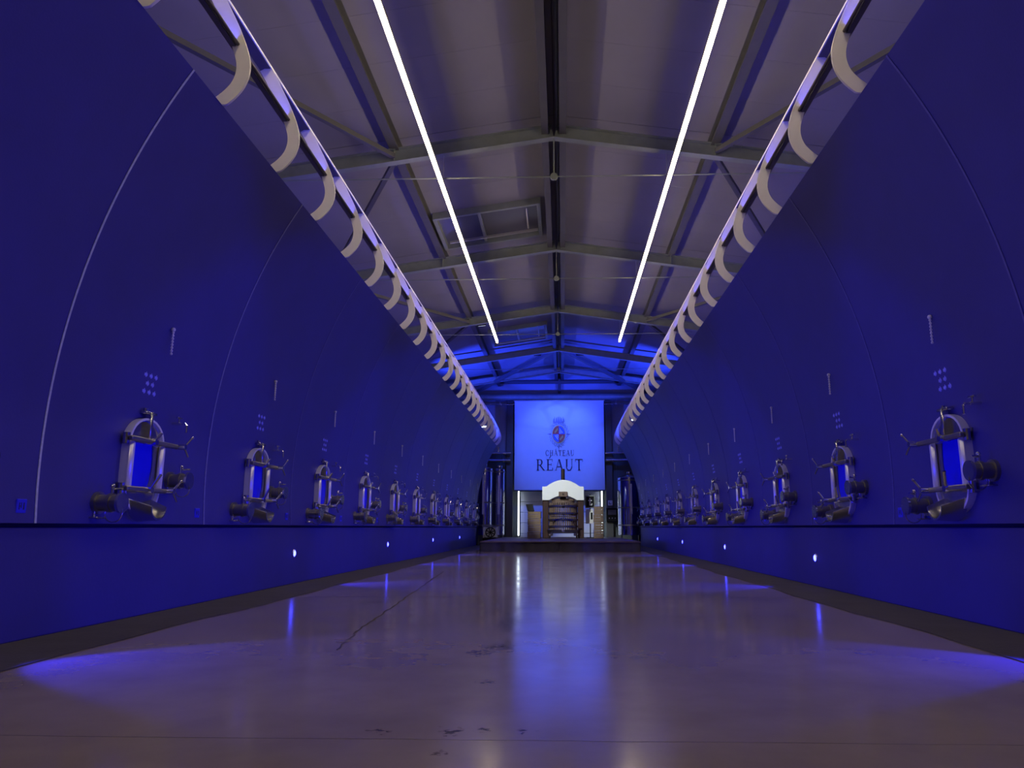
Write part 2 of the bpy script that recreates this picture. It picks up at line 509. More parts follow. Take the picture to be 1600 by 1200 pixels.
for y in FR:
    fo = struct(link('roof_frame', None))
    for s in (-1, 1):
        r = MB(); ibeam(r, (ROOFX+s*.0, y, ZR), (ROOFX+s*8.0, y, zu(ROOFX+8.0)), .27, .16)
        r.build('rafter', M_beam, fo, False)
        st = MB()
        for xx in (.06, 3.05, 5.9):
            st.add(*[( [(ROOFX+s*(xx-.006), y-.07, zu(ROOFX+xx)+.016), (ROOFX+s*(xx+.006), y-.07, zu(ROOFX+xx)+.016), (ROOFX+s*(xx+.006), y+.07, zu(ROOFX+xx)+.016), (ROOFX+s*(xx-.006), y+.07, zu(ROOFX+xx)+.016),
                        (ROOFX+s*(xx-.006), y-.07, zu(ROOFX+xx)+.25), (ROOFX+s*(xx+.006), y-.07, zu(ROOFX+xx)+.25), (ROOFX+s*(xx+.006), y+.07, zu(ROOFX+xx)+.25), (ROOFX+s*(xx-.006), y+.07, zu(ROOFX+xx)+.25)]),
                       [(0,3,2,1),(4,5,6,7),(0,1,5,4),(1,2,6,5),(2,3,7,6),(3,0,4,7)]])
        st.build('stiffener_plate', M_beam, fo, False)
        if y < 34:
            MB().bbox(*(sorted((sx_ := ROOFX+s*7.75, ROOFX+s*7.47))), y-.1, y+.1, 4.5, 6.95, .01).build('column', M_beam, fo, False)
    if 7 < y < 34:
        ztie = ZR - .78
        t = MB().cyl((ROOFX-5.2, y, ztie), (ROOFX+5.2, y, ztie), .014, n=8)
        t.build('tie_rod', M_beam, fo)
        MB().cyl((ROOFX, y, ztie), (ROOFX, y, ZR+.01), .012, n=8).build('hanger_rod', M_beam, fo)
        MB().cyl((ROOFX, y-.03, ztie), (ROOFX, y+.03, ztie), .07, n=14).build('rod_coupler', M_beam, fo)
# purlins
for xx, wd, nm in ((-.17, .13, 'ridge'), (.17, .13, 'ridge'), (-3.05, .17, 'p'), (3.05, .17, 'p'), (-5.9, .17, 'p'), (5.9, .17, 'p')):
    x = ROOFX + xx
    z1 = ZR + .50 - SL*abs(xx); z0 = zu(x) + .12 if nm == 'ridge' else zu(x) + .26
    mb = MB()
    # C-section purlin
    t = .012
    mb.box(x-wd/2, x+wd/2, -5, YW, z0, z0+t)
    mb.box(x-.008, x+.008, -5, YW, z0+t, z1-t)
    mb.box(x-wd/2, x+wd/2, -5, YW, z1-t, z1)
    struct(mb.build('roof_purlin', M_purlin, smooth=False))
# conduit between the two ridge purlins
struct(MB().cyl((ROOFX+.06, -5, ZR+.30), (ROOFX+.06, YW, ZR+.30), .025, n=8).build('ridge_conduit', M_beam))
# diagonal braces, from each frame at the purlin out to the next frames at the eaves
for k in range(1, len(FR)-1):
    for s in (-1, 1):
        for dk in (-1, 1):
            if k not in (2, 4): continue
            ya, yb = FR[k]+dk*.08, FR[k+dk]-dk*.08
            xa, xb = ROOFX+s*3.05, ROOFX+s*6.1
            mb = MB(); ibeam(mb, (xa, ya, zu(xa)+.06), (xb, yb, zu(xb)+.06), .09, .09, .012, .09)
            struct(mb.build('roof_brace', M_purlin, smooth=False))
for s in (-1, 1):      # steeper pair in the last bay, ridge to end wall
    xb = ROOFX+s*4.7
    mb = MB(); ibeam(mb, (ROOFX+s*.1, FR[5]+.1, ZR+.06), (xb, YW, zu(xb)-.1), .14, .14, .014, .14)
    struct(mb.build('roof_brace', M_purlin, smooth=False))
# gable rail and post on the end wall
struct(MB().bbox(-5, 5, YW-.08, YW+.06, 8.02, 8.16, .01).build('gable_rail', M_purlin, smooth=False))
struct(MB().bbox(ROOFX-.07, ROOFX+.07, YW-.07, YW+.06, 7.3, 8.7, .01).build('gable_post', M_purlin, smooth=False))

# skylights with upstand frames, left of the ridge
for k, (ya, yb, x0, x1) in enumerate(((16.35, 18.35, -2.85, -.28), (27.0, 29.2, -2.6, -.35))):
    w = struct(link('window_%d' % (k+1), None))
    def zz(x): return ZR + .50 - SL*abs(x-ROOFX)
    def slab(nm, xa, xb, y0, y1, dz0, dz1, m):
        mb = MB()
        mb.add([(xa,y0,zz(xa)+dz0),(xb,y0,zz(xb)+dz0),(xb,y1,zz(xb)+dz0),(xa,y1,zz(xa)+dz0),
                (xa,y0,zz(xa)+dz1),(xb,y0,zz(xb)+dz1),(xb,y1,zz(xb)+dz1),(xa,y1,zz(xa)+dz1)],
               [(0,3,2,1),(4,5,6,7),(0,1,5,4),(1,2,6,5),(2,3,7,6),(3,0,4,7)])
        return mb.build(nm, m, w, False)
    slab('window_frame', x0, x1, ya, ya+.09, -.16, .0, M_beam)
    slab('window_frame', x0, x1, yb-.09, yb, -.16, .0, M_beam)
    slab('window_frame', x0, x0+.09, ya+.09, yb-.09, -.16, .0, M_beam)
    slab('window_frame', x1-.09, x1, ya+.09, yb-.09, -.16, .0, M_beam)
    slab('window_mullion', x0+1.05, x0+1.12, ya+.09, yb-.09, -.10, .0, M_beam)
    slab('pane', x0+.09, x0+1.05, ya+.09, yb-.09, -.03, -.015, M_glass)
    slab('pane', x0+1.12, x1-.09, ya+.09, yb-.09, -.03, -.015, M_glass)
    slab('opener_bar', x0+.2, x1-.1, yb-.55, yb-.48, -.20, -.15, M_alu)
    MB().cyl((x1-.35, yb-.52, zz(x1)-.16), (x1-.35, ya+.2, zz(x1)-.04), .02, n=8).build('opener_strut', M_alu, w)

# ------------------------------------------------------------------ tanks
def stadium(w, h, r_seg=14):
    # closed outline, arched head and foot
    pts = []
    r = w/2
    for i in range(r_seg+1):
        a = pi*i/r_seg
        pts.append((r*cos(a), h/2 - r*.78 + r*.78*sin(a)))
    for i in range(r_seg+1):
        a = pi + pi*i/r_seg
        pts.append((r*cos(a), -h/2 + r*.78 + r*.78*sin(a)))
    return pts

def make_tank(side):
    # local frame: s along the wall (seen from the aisle: + is to the right), o out into the aisle, z up from the tank foot
    if side < 0:
        def W(s, o, z): return (o, s, z)
    else:
        def W(s, o, z): return (-o, -s, z)
    def place(mb):
        mb.v = [W(*p) for p in mb.v]
        return mb
    root = link('wine_tank', None)
    h = ZT1 - ZT0
    hp = PITCH/2 - .001
    # shell: closed solid with the curved face
    prof = []
    n = 28
    for i in range(n+1):
        z = h*i/n
        prof.append((face_o(z+ZT0), z))
    prof += [(-4.0, h), (-4.0, 0)]
    mb = MB()
    m_ = len(prof)
    A = [(-hp, o, z) for o, z in prof] + [(hp, o, z) for o, z in prof]
    fs = [(i, (i+1) % m_, (i+1) % m_+m_, i+m_) for i in range(m_)]
    fs += [tuple(range(m_)), tuple(range(2*m_-1, m_-1, -1))]
    mb.add(A, fs)
    place(mb).build('shell', M_tank, root)
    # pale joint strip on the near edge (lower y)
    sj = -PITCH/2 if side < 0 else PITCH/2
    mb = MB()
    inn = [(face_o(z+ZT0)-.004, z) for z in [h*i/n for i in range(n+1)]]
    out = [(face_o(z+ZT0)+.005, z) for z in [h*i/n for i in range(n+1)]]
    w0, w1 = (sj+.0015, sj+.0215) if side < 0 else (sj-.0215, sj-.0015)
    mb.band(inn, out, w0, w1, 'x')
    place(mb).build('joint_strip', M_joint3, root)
    oz = lambda z: face_o(z+ZT0)
    # manhole door
    zc = .52; dw, dh = .56, .88
    S = stadium(dw, dh)
    mb = MB().band([(x*.93, y*.955) for x, y in S], S, .0, .075, 'x', closed=True)
    mb.v = [(y_, x_, z_+zc) for x_, y_, z_ in mb.v]
    door = place(mb).build('manhole_door', M_bar, root)
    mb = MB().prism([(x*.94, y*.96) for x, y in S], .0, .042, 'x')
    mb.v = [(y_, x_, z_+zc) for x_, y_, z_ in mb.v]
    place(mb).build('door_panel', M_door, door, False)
    # steel head and foot shields
    for sg in (1, -1):
        T = [(x*.90, y*.93) for x, y in S if sg*y > .195]
        T = [(x, y) for x, y in T]
        mb = MB().prism(T, .042, .050, 'x')
        mb.v = [(y_, x_, z_+zc) for x_, y_, z_ in mb.v]
        place(mb).build('door_shield', M_steel, door, False)
    # polished side bars
    for sg in (-1, 1):
        mb = MB().bbox(sg*.250-.035, sg*.250+.035, .045, .10, zc-.215, zc+.215, .022)
        place(mb).build('side_bar', M_bar, door)
    # clamp bars with hubs and levers, on the far side of the aisle view
    fs_ = 1 if side < 0 else -1
    for zb, ln in ((zc+.225, .50), (zc-.215, .36)):
        s0, s1 = sorted((-fs_*.33, fs_*ln))
        bar = place(MB().bbox(s0, s1, .085, .125, zb-.022, zb+.022, .008)).build('clamp_bar', M_dsteel, door)
        mb = MB().cyl((fs_*(ln-.03), .09, zb), (fs_*(ln-.03), .19, zb), .028, n=12)
        mb.tube([(fs_*(ln-.03), .17, zb), (fs_*(ln+.04), .21, zb+.10)], .011, 8)
        mb.tube([(fs_*(ln-.03), .17, zb), (fs_*(ln-.01), .21, zb-.10)], .011, 8)
        mb.ball((fs_*(ln+.04), .21, zb+.10), .016)
        place(mb).build('clamp_lever', M_polish, door)
        mb = MB().cyl((-fs_*.30, .05, zb-.05), (-fs_*.30, .05, zb+.05), .03, n=12)
        place(mb).build('hinge', M_steel, door)
    # centre handles on the door
    for za, zb2, sb in ((zc-.215, zc-.07, .10), (zc+.225, zc+.31, .05)):
        mb = MB().tube([(.02, .13, za), (sb, .17, zb2)], .014, 8)
        mb.cyl((.02, .10, za), (.02, .15, za), .03, n=12)
        place(mb).build('door_handle', M_polish, door)
    # dark area with a curved edge over the far part of the panel
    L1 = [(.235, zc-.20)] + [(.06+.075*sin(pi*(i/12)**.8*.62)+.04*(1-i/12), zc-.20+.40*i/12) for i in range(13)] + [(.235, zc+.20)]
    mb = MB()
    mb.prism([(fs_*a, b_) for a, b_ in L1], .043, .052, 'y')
    place(mb).build('door_dark_area', M_dsteel, door, False)
    # top lug
    mb = MB().bbox(-.02, .02, .03, .10, zc+.20, zc+.50, .008)
    mb.bbox(-.09, .09, .02, .09, zc+.475, zc+.50, .006)
    mb.cyl((-.05, .05, zc+.48), (-.05, .05, zc+.53), .02, n=10)
    place(mb).build('door_hanger', M_steel, door)
    # drain chute under the door
    mb = MB()
    n2 = 12
    ring0 = [(.20*cos(pi+pi*i/n2), .05, zc-.30+.20*sin(pi+pi*i/n2)) for i in range(n2+1)]
    ring1 = [(.13*cos(pi+pi*i/n2), .24, zc-.37+.12*sin(pi+pi*i/n2)) for i in range(n2+1)]
    ring0i = [(.185*cos(pi+pi*i/n2), .05, zc-.295+.185*sin(pi+pi*i/n2)) for i in range(n2+1)]
    ring1i = [(.118*cos(pi+pi*i/n2), .24, zc-.365+.108*sin(pi+pi*i/n2)) for i in range(n2+1)]
    N = n2+1
    fs = []
    for i in range(n2):
        fs += [(i, i+1, N+i+1, N+i), (2*N+i, 3*N+i, 3*N+i+1, 2*N+i+1), (N+i, N+i+1, 3*N+i+1, 3*N+i), (i, 2*N+i, 2*N+i+1, i+1)]
    fs += [(0, N, 3*N, 2*N), (N-1, 3*N-1, 4*N-1, 2*N-1)]
    mb.add(ring0+ring1+ring0i+ring1i, fs)
    place(mb).build('drain_chute', M_steel, root)
    # outlet valves: low on the left, higher on the right
    for s, z, ln, r in ((-.56, .17, .20, .068), (.56, .42, .19, .066)):
        b = oz(z)
        mb = MB().cyl((s, b, z), (s, b+.03, z), r*1.35, n=20)
        mb.cyl((s, b+.03, z), (s, b+ln, z), r, n=20)
        mb.cyl((s, b+ln*.55, z), (s, b+ln*.70, z), r*1.18, n=20)
        v = place(mb).build('outlet_valve', M_dsteel, root)
        mb = MB().cyl((s, b+ln, z), (s, b+ln+.022, z), r*1.25, n=20)
        place(mb).build('valve_cap', M_steel, v)
        mb = MB().cyl((s, b+ln*.6, z+r), (s, b+ln*.6, z+r+.06), .014, n=10)
        mb.ball((s, b+ln*.6, z+r+.07), .02)
        mb.tube([(s, b+ln*.6, z+r+.045), (s+.04, b+ln*.6+.07, z+r+.05)], .009, 8)
        place(mb).build('valve_lever', M_polish, v)
        ch = [(s, b+ln*.75+.075*cos(t), z-r*.5-.05+.075*sin(t)) for t in [2*pi*i/16 for i in range(16)]]
        place(MB().tube(ch, .006, 6, closed=True)).build('cap_chain', M_steel, v)
        mb = MB().bbox(s-.06, s-.045, b, b+.03, z-.12, z-.02, .004)
        mb.bbox(s-.10, s+.03, b, b+.08, z-r*1.9, z-r*1.7, .004)
        place(mb).build('valve_bracket', M_steel, v)
    # sampling tap
    z, s = .98, .50; b = oz(z)
    mb = MB().cyl((s, b-.01, z), (s, b+.09, z), .014, n=10)
    mb.tube([(s, b+.08, z), (s, b+.13, z), (s, b+.15, z-.02), (s, b+.15, z-.09)], .012, 8)
    tap = place(mb).build('sampling_tap', M_polish, root)
    mb = MB().cyl((s, b+.07, z), (s, b+.07, z+.05), .010, n=8)
    mb.bbox(s-.045, s+.045, b+.055, b+.085, z+.05, z+.066, .005)
    place(mb).build('tap_lever', M_polish, tap)
    # marking: three rows of small pale blue dabs
    random.seed(11)
    mb = MB()
    for rr, cnt in ((0, 3), (1, 2), (2, 3)):
        z = 1.36 - rr*.075; b = oz(z)
        for c in range(cnt):
            s = -.02 + (c - (cnt-1)/2)*.085 + rr*.012
            mb.bbox(s-.028, s+.022, b-.012, b+.004, z-.016, z+.012, .003)
            mb.bbox(s-.006, s+.010, b-.012, b+.004, z-.026, z+.026, .003)
    place(mb).build('tank_marking', M_mark, root, False)['kind'] = 'stuff'
    # level scale: slim rod with beads
    mb = MB()
    zb = 1.60
    ot = oz(zb+.26)+.014
    mb.tube([(.10, ot, zb+.03*i) for i in range(9)], .007, 6)
    mb.cyl((.10, oz(zb+.24)-.01, zb+.24), (.10, ot, zb+.24), .008, n=8)
    for i in range(9):
        mb.ball((.10, ot, zb+.03*i), .013 + (.008 if i == 8 else 0), 8, 5)
    place(mb).build('level_scale', M_grey, root)
    # number plate at the foot, by the near joint
    sp = sj + (-1 if side > 0 else 1)*(-.0) + (.0)
    sp = PITCH/2 - .14 if side < 0 else -(PITCH/2 - .14)
    mb = MB().bbox(sp-.05, sp+.05, oz(.1)-.01, oz(.1)+.006, .07, .17, .004)
    pl = place(mb).build('number_plate', M_plate, root, False)
    mb = MB()
    for k, (dx, wd) in enumerate(((-.024, .008), (-.006, .008), (.02, .012))):
        mb.bbox(sp+dx-wd/2, sp+dx+wd/2, oz(.12)+.005, oz(.12)+.009, .095+.01*(k % 2), .145, .001)
    mb.bbox(sp-.024, sp-.006, oz(.12)+.005, oz(.12)+.009, .116, .124, .001)
    place(mb).build('plate_marking', M_darkmark, pl, False)['kind'] = 'stuff'
    return root

for side, nm in ((-1, 'left'), (1, 'right')):
    proto = make_tank(side)
    for k in range(-1, 11):
        o = proto if k == -1 else copy_tree(proto)
        o.location = (side*HW, Y0 + PITCH*(k+.5), ZT0)
        if k == -1:
            lab = 'navy curved wine tank at the %s edge of the picture, its fittings out of frame' % nm
        elif k == 10:
            lab = 'last navy curved wine tank of the %s row, beside the stage' % nm
        else:
            lab = 'navy curved wine tank, %s with a full steel door in the %s row' % (ORD[k], nm)
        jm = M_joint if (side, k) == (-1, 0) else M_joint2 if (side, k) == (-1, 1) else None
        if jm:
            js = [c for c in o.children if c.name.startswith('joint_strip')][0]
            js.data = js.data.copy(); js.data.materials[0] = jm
        tag(o, lab, 'wine tank', 'navy tanks of the %s row' % nm)

# ------------------------------------------------------------------ walkway railings on the tank tops
def rib_outline():
    # centreline (o towards the aisle, z above the tank top), offset to a plate of even width
    c = [(-.13, -.04), (-.02, .03), (.06, .10), (.13, .19), (.165, .30), (.165, .41), (.135, .52), (.09, .64), (.03, .78), (-.04, .92), (-.12, 1.08), (-.20, 1.22)]
    # smooth
    for _ in range(2):
        d = [c[0]]
        for i in range(len(c)-1):
            a, b = c[i], c[i+1]
            d += [(a[0]*.75+b[0]*.25, a[1]*.75+b[1]*.25), (a[0]*.25+b[0]*.75, a[1]*.25+b[1]*.75)]
        d.append(c[-1]); c = d
    w = .062
    I, O = [], []
    for i in range(len(c)):
        a = Vector(c[max(i-1, 0)]); b = Vector(c[min(i+1, len(c)-1)])
        t = (b-a).normalized(); nn = Vector((t.y, -t.x))
        p = Vector(c[i])
        q1, q2 = p-nn*w, p+nn*w
        I.append((q1.x, max(q1.y, .001))); O.append((q2.x, max(q2.y, .001)))
    return I, O
RIB_I, RIB_O = rib_outline()
XE = HW - face_o(ZT1)     # tank top edge
rib_y = [3.36 + 1.26*j for j in range(25) if 3.36 + 1.26*j < YEND-.05]
for side, nm in ((-1, 'left'), (1, 'right')):
    t = thing('walkway_railing', (side*XE, Y0, ZT1), 'white railing of C-shaped plates along the top of the %s tank row' % nm, 'railing', 'walkway railings')
    f = -side     # towards the aisle
    me = MB().band([(f*a, b) for a, b in RIB_I], [(f*a, b) for a, b in RIB_O], -.012, .012, 'y').mesh('curved_post', M_white)
    for y in rib_y:
        o = link('curved_post', me, t); o.location = (0, y-Y0, 0)
    ya, yb = rib_y[0]-1.2-Y0, rib_y[-1]+.1-Y0
    a, b = sorted((f*-.27, f*-.14))
    MB().bbox(a, b, ya, yb, 1.215, 1.235, .004).build('top_rail', M_rail, t, False)
    a, b = sorted((f*-.137, f*-.125))
    MB().box(a, b, ya, yb, 1.212, 1.238).build('rail_edge', M_white, t, False)
    MB().cyl((f*.10, ya, .60), (f*.10, yb, .60), .016, n=10).build('mid_rail', M_rail, t)
    # blue strip fastened along the walkway side of the middle rail
    zq = .60
    a, b = sorted((f*(.10-.018), f*(.10-.024)))
    MB().box(a, b, ya, yb, zq-.02, zq+.045).build('strip_profile', M_rail, t, False)
    a, b = sorted((f*(.10-.0245), f*(.10-.070)))
    MB().box(a, b, ya, yb, zq-.02, zq-.014).build('strip_lip', M_rail, t, False)
    a, b = sorted((f*(.10-.026), f*(.10-.050)))
    MB().box(a, b, ya, yb, zq-.013, zq+.015).build('strip_diffuser', M_blueled, t, False)
    # blue strip lying on the tank tops, well behind the railing
    s = thing('tank_top_light_strip', (side*(XE+2.3), Y0, ZT1), 'blue light strip lying on the %s tank tops behind the railing' % nm, 'light strip', 'blue tank top strips')
    MB().box(-.05, .05, -2.4, YEND-Y0-4, 0, .02).build('strip_profile', M_alu, s, False)
    MB().box(-.035, .035, -2.4, YEND-Y0-4, .02, .05).build('strip_diffuser', M_blueled2, s, False)
    # small white lamp fixed to the railing near its end
    yy = YEND-3.2 if side < 0 else YEND-5.0
    l = thing('railing_lamp', (side*(XE+.30), yy, ZT1), 'small white lamp behind the %s railing near its far end' % nm, 'lamp', 'small railing lamps')
    MB().bbox(-.20, .20, -.03, .03, .42, .47, .005).build('lamp_body', M_alu, l, False)
    MB().box(-.18, .18, -.042, -.028, .41, .46).build('lamp_lens', M_tube, l, False)
    MB().cyl((0, .0, 0), (0, .0, .42), .015, n=8).build('lamp_post', M_alu, l)
    MB().cyl((0, .0, 0), (0, .0, .012), .06, n=14).build('lamp_foot', M_alu, l)

# ------------------------------------------------------------------ ceiling strip lights
for x, nm in ((-2.02, 'left'), (2.20, 'right')):
    z = 7.10
    t = thing('strip_light', (x, 0, z), 'long warm ceiling strip light hanging %s of the ridge' % nm, 'strip light', 'warm ceiling strips')
    y0, y1 = -3.0, 24.7
    MB().box(-.035, .035, y0, y1, .03, .075).build('strip_housing', M_alu, t, False)
    MB().box(-.028, .028, y0, y1, -.025, .029).build('strip_diffuser', M_strip, t, False)
    for y in FR[:5]:
        if y < y1:
            MB().cyl((0, y, .07), (0, y, zu(x)-z+.005), .006, n=6).build('hanger_cable', M_alu, t)

# ------------------------------------------------------------------ blue plinth lamps
lamp_n = 0
for side, nm, ys_ in ((-1, 'left', [4.55, 10.8, 16.6, 22.4, 28.2]), (1, 'right', [4.75, 10.55, 16.3, 22.0, 27.7])):
    for k, y in enumerate(ys_):
        z = .43 if side < 0 else .385
        if k == 0:
            lab = 'blue plinth lamp just past the %s edge of the picture' % nm
        else:
            lab = 'round blue lamp glowing in the %s plinth, %s from the camera' % (nm, ORD[k-1])
        t = thing('plinth_lamp', (side*HW, y, z), lab, 'lamp', 'blue plinth lamps')
        f = -side
        MB().cyl((0, 0, 0), (f*.012, 0, 0), .062, .056, n=24).build('lamp_bezel', M_alu, t)
        MB().cyl((f*.012, 0, 0), (f*.022, 0, 0), .045, .030, n=24).build('lamp_lens', M_lens, t)
        ld = bpy.data.lights.new('plinth_spot', 'SPOT')
        ld.energy = LAMP_W; ld.color = (0.02, 0.015, 1.0)
        ld.spot_size = radians(70); ld.spot_blend = .22; ld.shadow_soft_size = .03
        lo = link('plinth_spot', ld, t)
        lo.location = (f*.03, 0, 0)
        d = Vector((f*1.0, 0, .02))
        lo.rotation_euler = d.to_track_quat('-Z', 'Y').to_euler()

# ------------------------------------------------------------------ stage
SX0, SX1, SY0, SY1, SZ = -2.56, 2.78, 25.2, 36.2, .34
t = thing('stage', ((SX0+SX1)/2, SY0, 0), 'low stage with a dark draped skirt at the end of the aisle', 'stage')
hw = (SX1-SX0)/2
deck = MB()
deck.bbox(-hw-.03, hw+.03, -.03, SY1-SY0, SZ-.045, SZ, .01).build('stage_deck', M_deck, t, False)
MB().box(-hw+.1, hw-.1, .15, SY1-SY0-.05, 0, SZ-.05).build('stage_frame', M_black, t, False)
random.seed(5)
I, O = [], []
n = 260
for i in range(n+1):
    # skirt runs round left side, front and right side
    s = i/n*(2*hw+4.0)
    if s < 2: p = Vector((-hw, 2-s)); nn = Vector((-1, 0))
    elif s < 2+2*hw: p = Vector((-hw+s-2, 0)); nn = Vector((0, -1))
    else: p = Vector((hw, s-2-2*hw)); nn = Vector((1, 0))
    a = .022*sin(s*9)+.015*sin(s*15.7+1)+.02
    O.append((p+nn*(a+.012))); I.append((p+nn*a))
mb = MB()
N = n+1
zt, zbm = SZ-.046, .004
V = []
for L_ in (I, O):
    for zz_, k in ((zt, .25), (zbm+.12, .9), (zbm, 1.25)):
        for q, p in enumerate(L_):
            V.append((p.x, p.y-(k-1)*.06 if abs(p.x) < hw-.001 else p.y, zz_))
fs = []
for r in range(2):
    for i in range(n):
        fs += [(r*N+i, r*N+i+1, (r+1)*N+i+1, (r+1)*N+i), (3*N+r*N+i, 3*N+(r+1)*N+i, 3*N+(r+1)*N+i+1, 3*N+r*N+i+1)]
for i in range(n):
    fs += [(i, 3*N+i, 3*N+i+1, i+1), (2*N+i, 2*N+i+1, 5*N+i+1, 5*N+i)]
mb.add(V, fs)
mb.build('stage_skirt', M_skirt, t)

# ------------------------------------------------------------------ wine press
PY = 32.5
px = .2
t = thing('wine_press', (px+.03, PY, SZ), 'old wooden basket wine press with a white arched beam on the stage', 'wine press')
for sg in (-1, 1):
    MB().bbox(sg*.76-.13, sg*.76+.13, -.16, .16, 0, 1.66, .02).build('upright_post', M_red_wood, t, False)
# arched white beam
n = 24
top, bot = [], []
for i in range(n+1):
    x = -.90+1.8*i/n
    q = abs(x)/.90
    top.append((x, 2.20 if q > .80 else 2.20 + .29*(1-(q/.80)**2)))
    bot.append((x, 1.62 if q > .66 else 1.62 + .20*(1-(q/.66)**2)))
MB().band(bot, top, -.22, .22, 'y').build('arched_beam', M_pwhite, t)
MB().cyl((0, 0, 1.3), (0, 0, 2.98), .075, n=16).build('press_screw', M_iron, t)
sc = MB()
for i in range(14):
    z = 2.54+.03*i
    sc.cyl((0, 0, z), (0, 0, z+.015), .088, n=16)
sc.build('screw_thread', M_iron, t)
MB().bbox(-.19, .19, -.30, .18, 1.76, 1.98, .015).build('nut_block', M_oak, t, False)
MB().cyl((0, -.30, 1.88), (0, -.34, 1.88), .03, n=10).build('nut_bolt', M_iron, t)
MB().cyl((0, 0, 1.66), (0, 0, 1.78), .16, .10, n=16).build('screw_collar', M_iron, t)
pb = MB().cyl((0, 0, 1.50), (0, 0, 1.60), .50, n=28)
pb.bbox(-.50, .50, -.10, .10, 1.60, 1.68, .02)
pb.build('press_plate', M_oak, t)
R0 = .60
sm = MB().bbox(-.030, .030, -.018, .018, .36, 1.50, .006).mesh('stave', M_oak, False)
for i in range(40):
    a = 2*pi*i/40
    o = link('stave', sm, t); o.location = (R0*cos(a), R0*sin(a), 0); o.rotation_euler = (0, 0, a-pi/2)
for z in (.50, .78, 1.05, 1.36):
    n = 36
    A = [((R0+.02)*cos(2*pi*i/n), (R0+.02)*sin(2*pi*i/n)) for i in range(n)]
    B = [((R0+.045)*cos(2*pi*i/n), (R0+.045)*sin(2*pi*i/n)) for i in range(n)]
    hp_ = MB().band(A, B, z-.04, z+.04, 'z', closed=True).build('hoop', M_hoop, t)
    MB().bbox(-.05, .05, -R0-.10, -R0-.04, z-.03, z+.03, .01).build('hoop_latch', M_hoop, hp_, False)
tr = MB().cyl((0, 0, .22), (0, 0, .36), .70, .74, n=36)
tr.bbox(-.07, .07, -.90, -.68, .25, .30, .01)
tr.build('juice_tray', M_hoop, t)
MB().bbox(-.54, .54, -R0-.16, -R0-.10, .90, .935, .008).build('press_bar', M_polish, t, False)
for sg in (-1, 1):
    MB().bbox(sg*.5-.05, sg*.5+.05, -.6, .6, .10, .22, .01).build('base_beam', M_hoop, t, False)
    for yy in (-.45, .45):
        w = MB().cyl((sg*.58-.03, yy, .11), (sg*.58+.03, yy, .11), .11, n=20)
        w.cyl((sg*.58-.04, yy, .11), (sg*.58+.04, yy, .11), .03, n=12)
        w.build('wheel', M_iron, t)
MB().bbox(-.5, .5, -.62, -.58, .03, .06, .006).build('foot_bar', M_polish, t, False)
MB().ball((0, -.80, .27), .035).build('tray_spout', M_polish, t)

# ------------------------------------------------------------------ banner with crest and lettering
BX0, BX1, BZ0, BZ1, BY = -2.15, 2.28, 2.60, 7.00, 36.30
t = thing('banner', ((BX0+BX1)/2, BY, BZ0), 'large square cloth banner with a crest and château name on the end wall', 'banner')
bw, bh = BX1-BX0, BZ1-BZ0
nx, nz = 48, 24
def bwave(x, z):
    return .012*sin(x*3.1+.4)*(1-z/bh*.6) + .008*sin(x*7.3+z*.5)
V = []; 
for j_ in range(nz+1):
    for i in range(nx+1):
        x = -bw/2+bw*i/nx; z = bh*j_/nz
        V.append((x, bwave(x, z), z))
k0 = len(V)
V += [(x, y+.012, z) for x, y, z in V]
fs = []
q = nx+1
for j_ in range(nz):
    for i in range(nx):
        a = j_*q+i
        fs += [(a, a+1, a+q+1, a+q), (k0+a, k0+a+q, k0+a+q+1, k0+a+1)]
for i in range(nx):
    fs += [(i, k0+i, k0+i+1, i+1), (nz*q+i, nz*q+i+1, k0+nz*q+i+1, k0+nz*q+i)]
for j_ in range(nz):
    fs += [(j_*q, j_*q+q, k0+j_*q+q, k0+j_*q), (j_*q+nx, k0+j_*q+nx, k0+j_*q+q+nx, j_*q+q+nx)]
MB().add(V, fs).build('banner_cloth', M_cloth, t)
MB().cyl((-bw/2-.05, .006, bh+.03), (bw/2+.05, .006, bh+.03), .035, n=10).build('banner_pole', M_alu, t)
for x in (-1.9, -.95, 0, .95, 1.9):
    MB().bbox(x-.02, x+.02, .0, .155, bh+.040, bh+.067, .004).build('banner_strap', M_rail, t, False)
MB().cyl((-bw/2-.02, .006, -.03), (bw/2+.02, .006, -.03), .03, n=10).build('banner_weight', M_rail, t)

def flatprism(poly, y=-.032, th=.008):
    return MB().prism(poly, y-th, y, 'y')
# serif capitals on a unit cap height, drawn with thick and thin strokes
TK, TN, SF = .15, .05, .035
def rect(x0, x1, z0, z1): return [(x0, z0), (x1, z0), (x1, z1), (x0, z1)]
def serif(x, z, w=.14): return rect(x-w, x+w, z-SF if z > .5 else z, z if z > .5 else z+SF)
def slant(x0, z0, x1, z1, w): return [(x0-w/2, z0), (x0+w/2, z0), (x1+w/2, z1), (x1-w/2, z1)]
def arcband(cx, cz, rx, rz, a0, a1, wt, wn, n=18):
    # ring segment thick on the sides, thin at top and bottom -> list of quads
    out = []
    def pt(a, k):
        w = wn+(wt-wn)*abs(cos(a))
        return (cx+(rx-k*w)*cos(a), cz+(rz-k*w)*sin(a))
    for i in range(n):
        a, b = a0+(a1-a0)*i/n, a0+(a1-a0)*(i+1)/n
        out.append([pt(a, 0), pt(b, 0), pt(b, 1), pt(a, 1)])
    return out
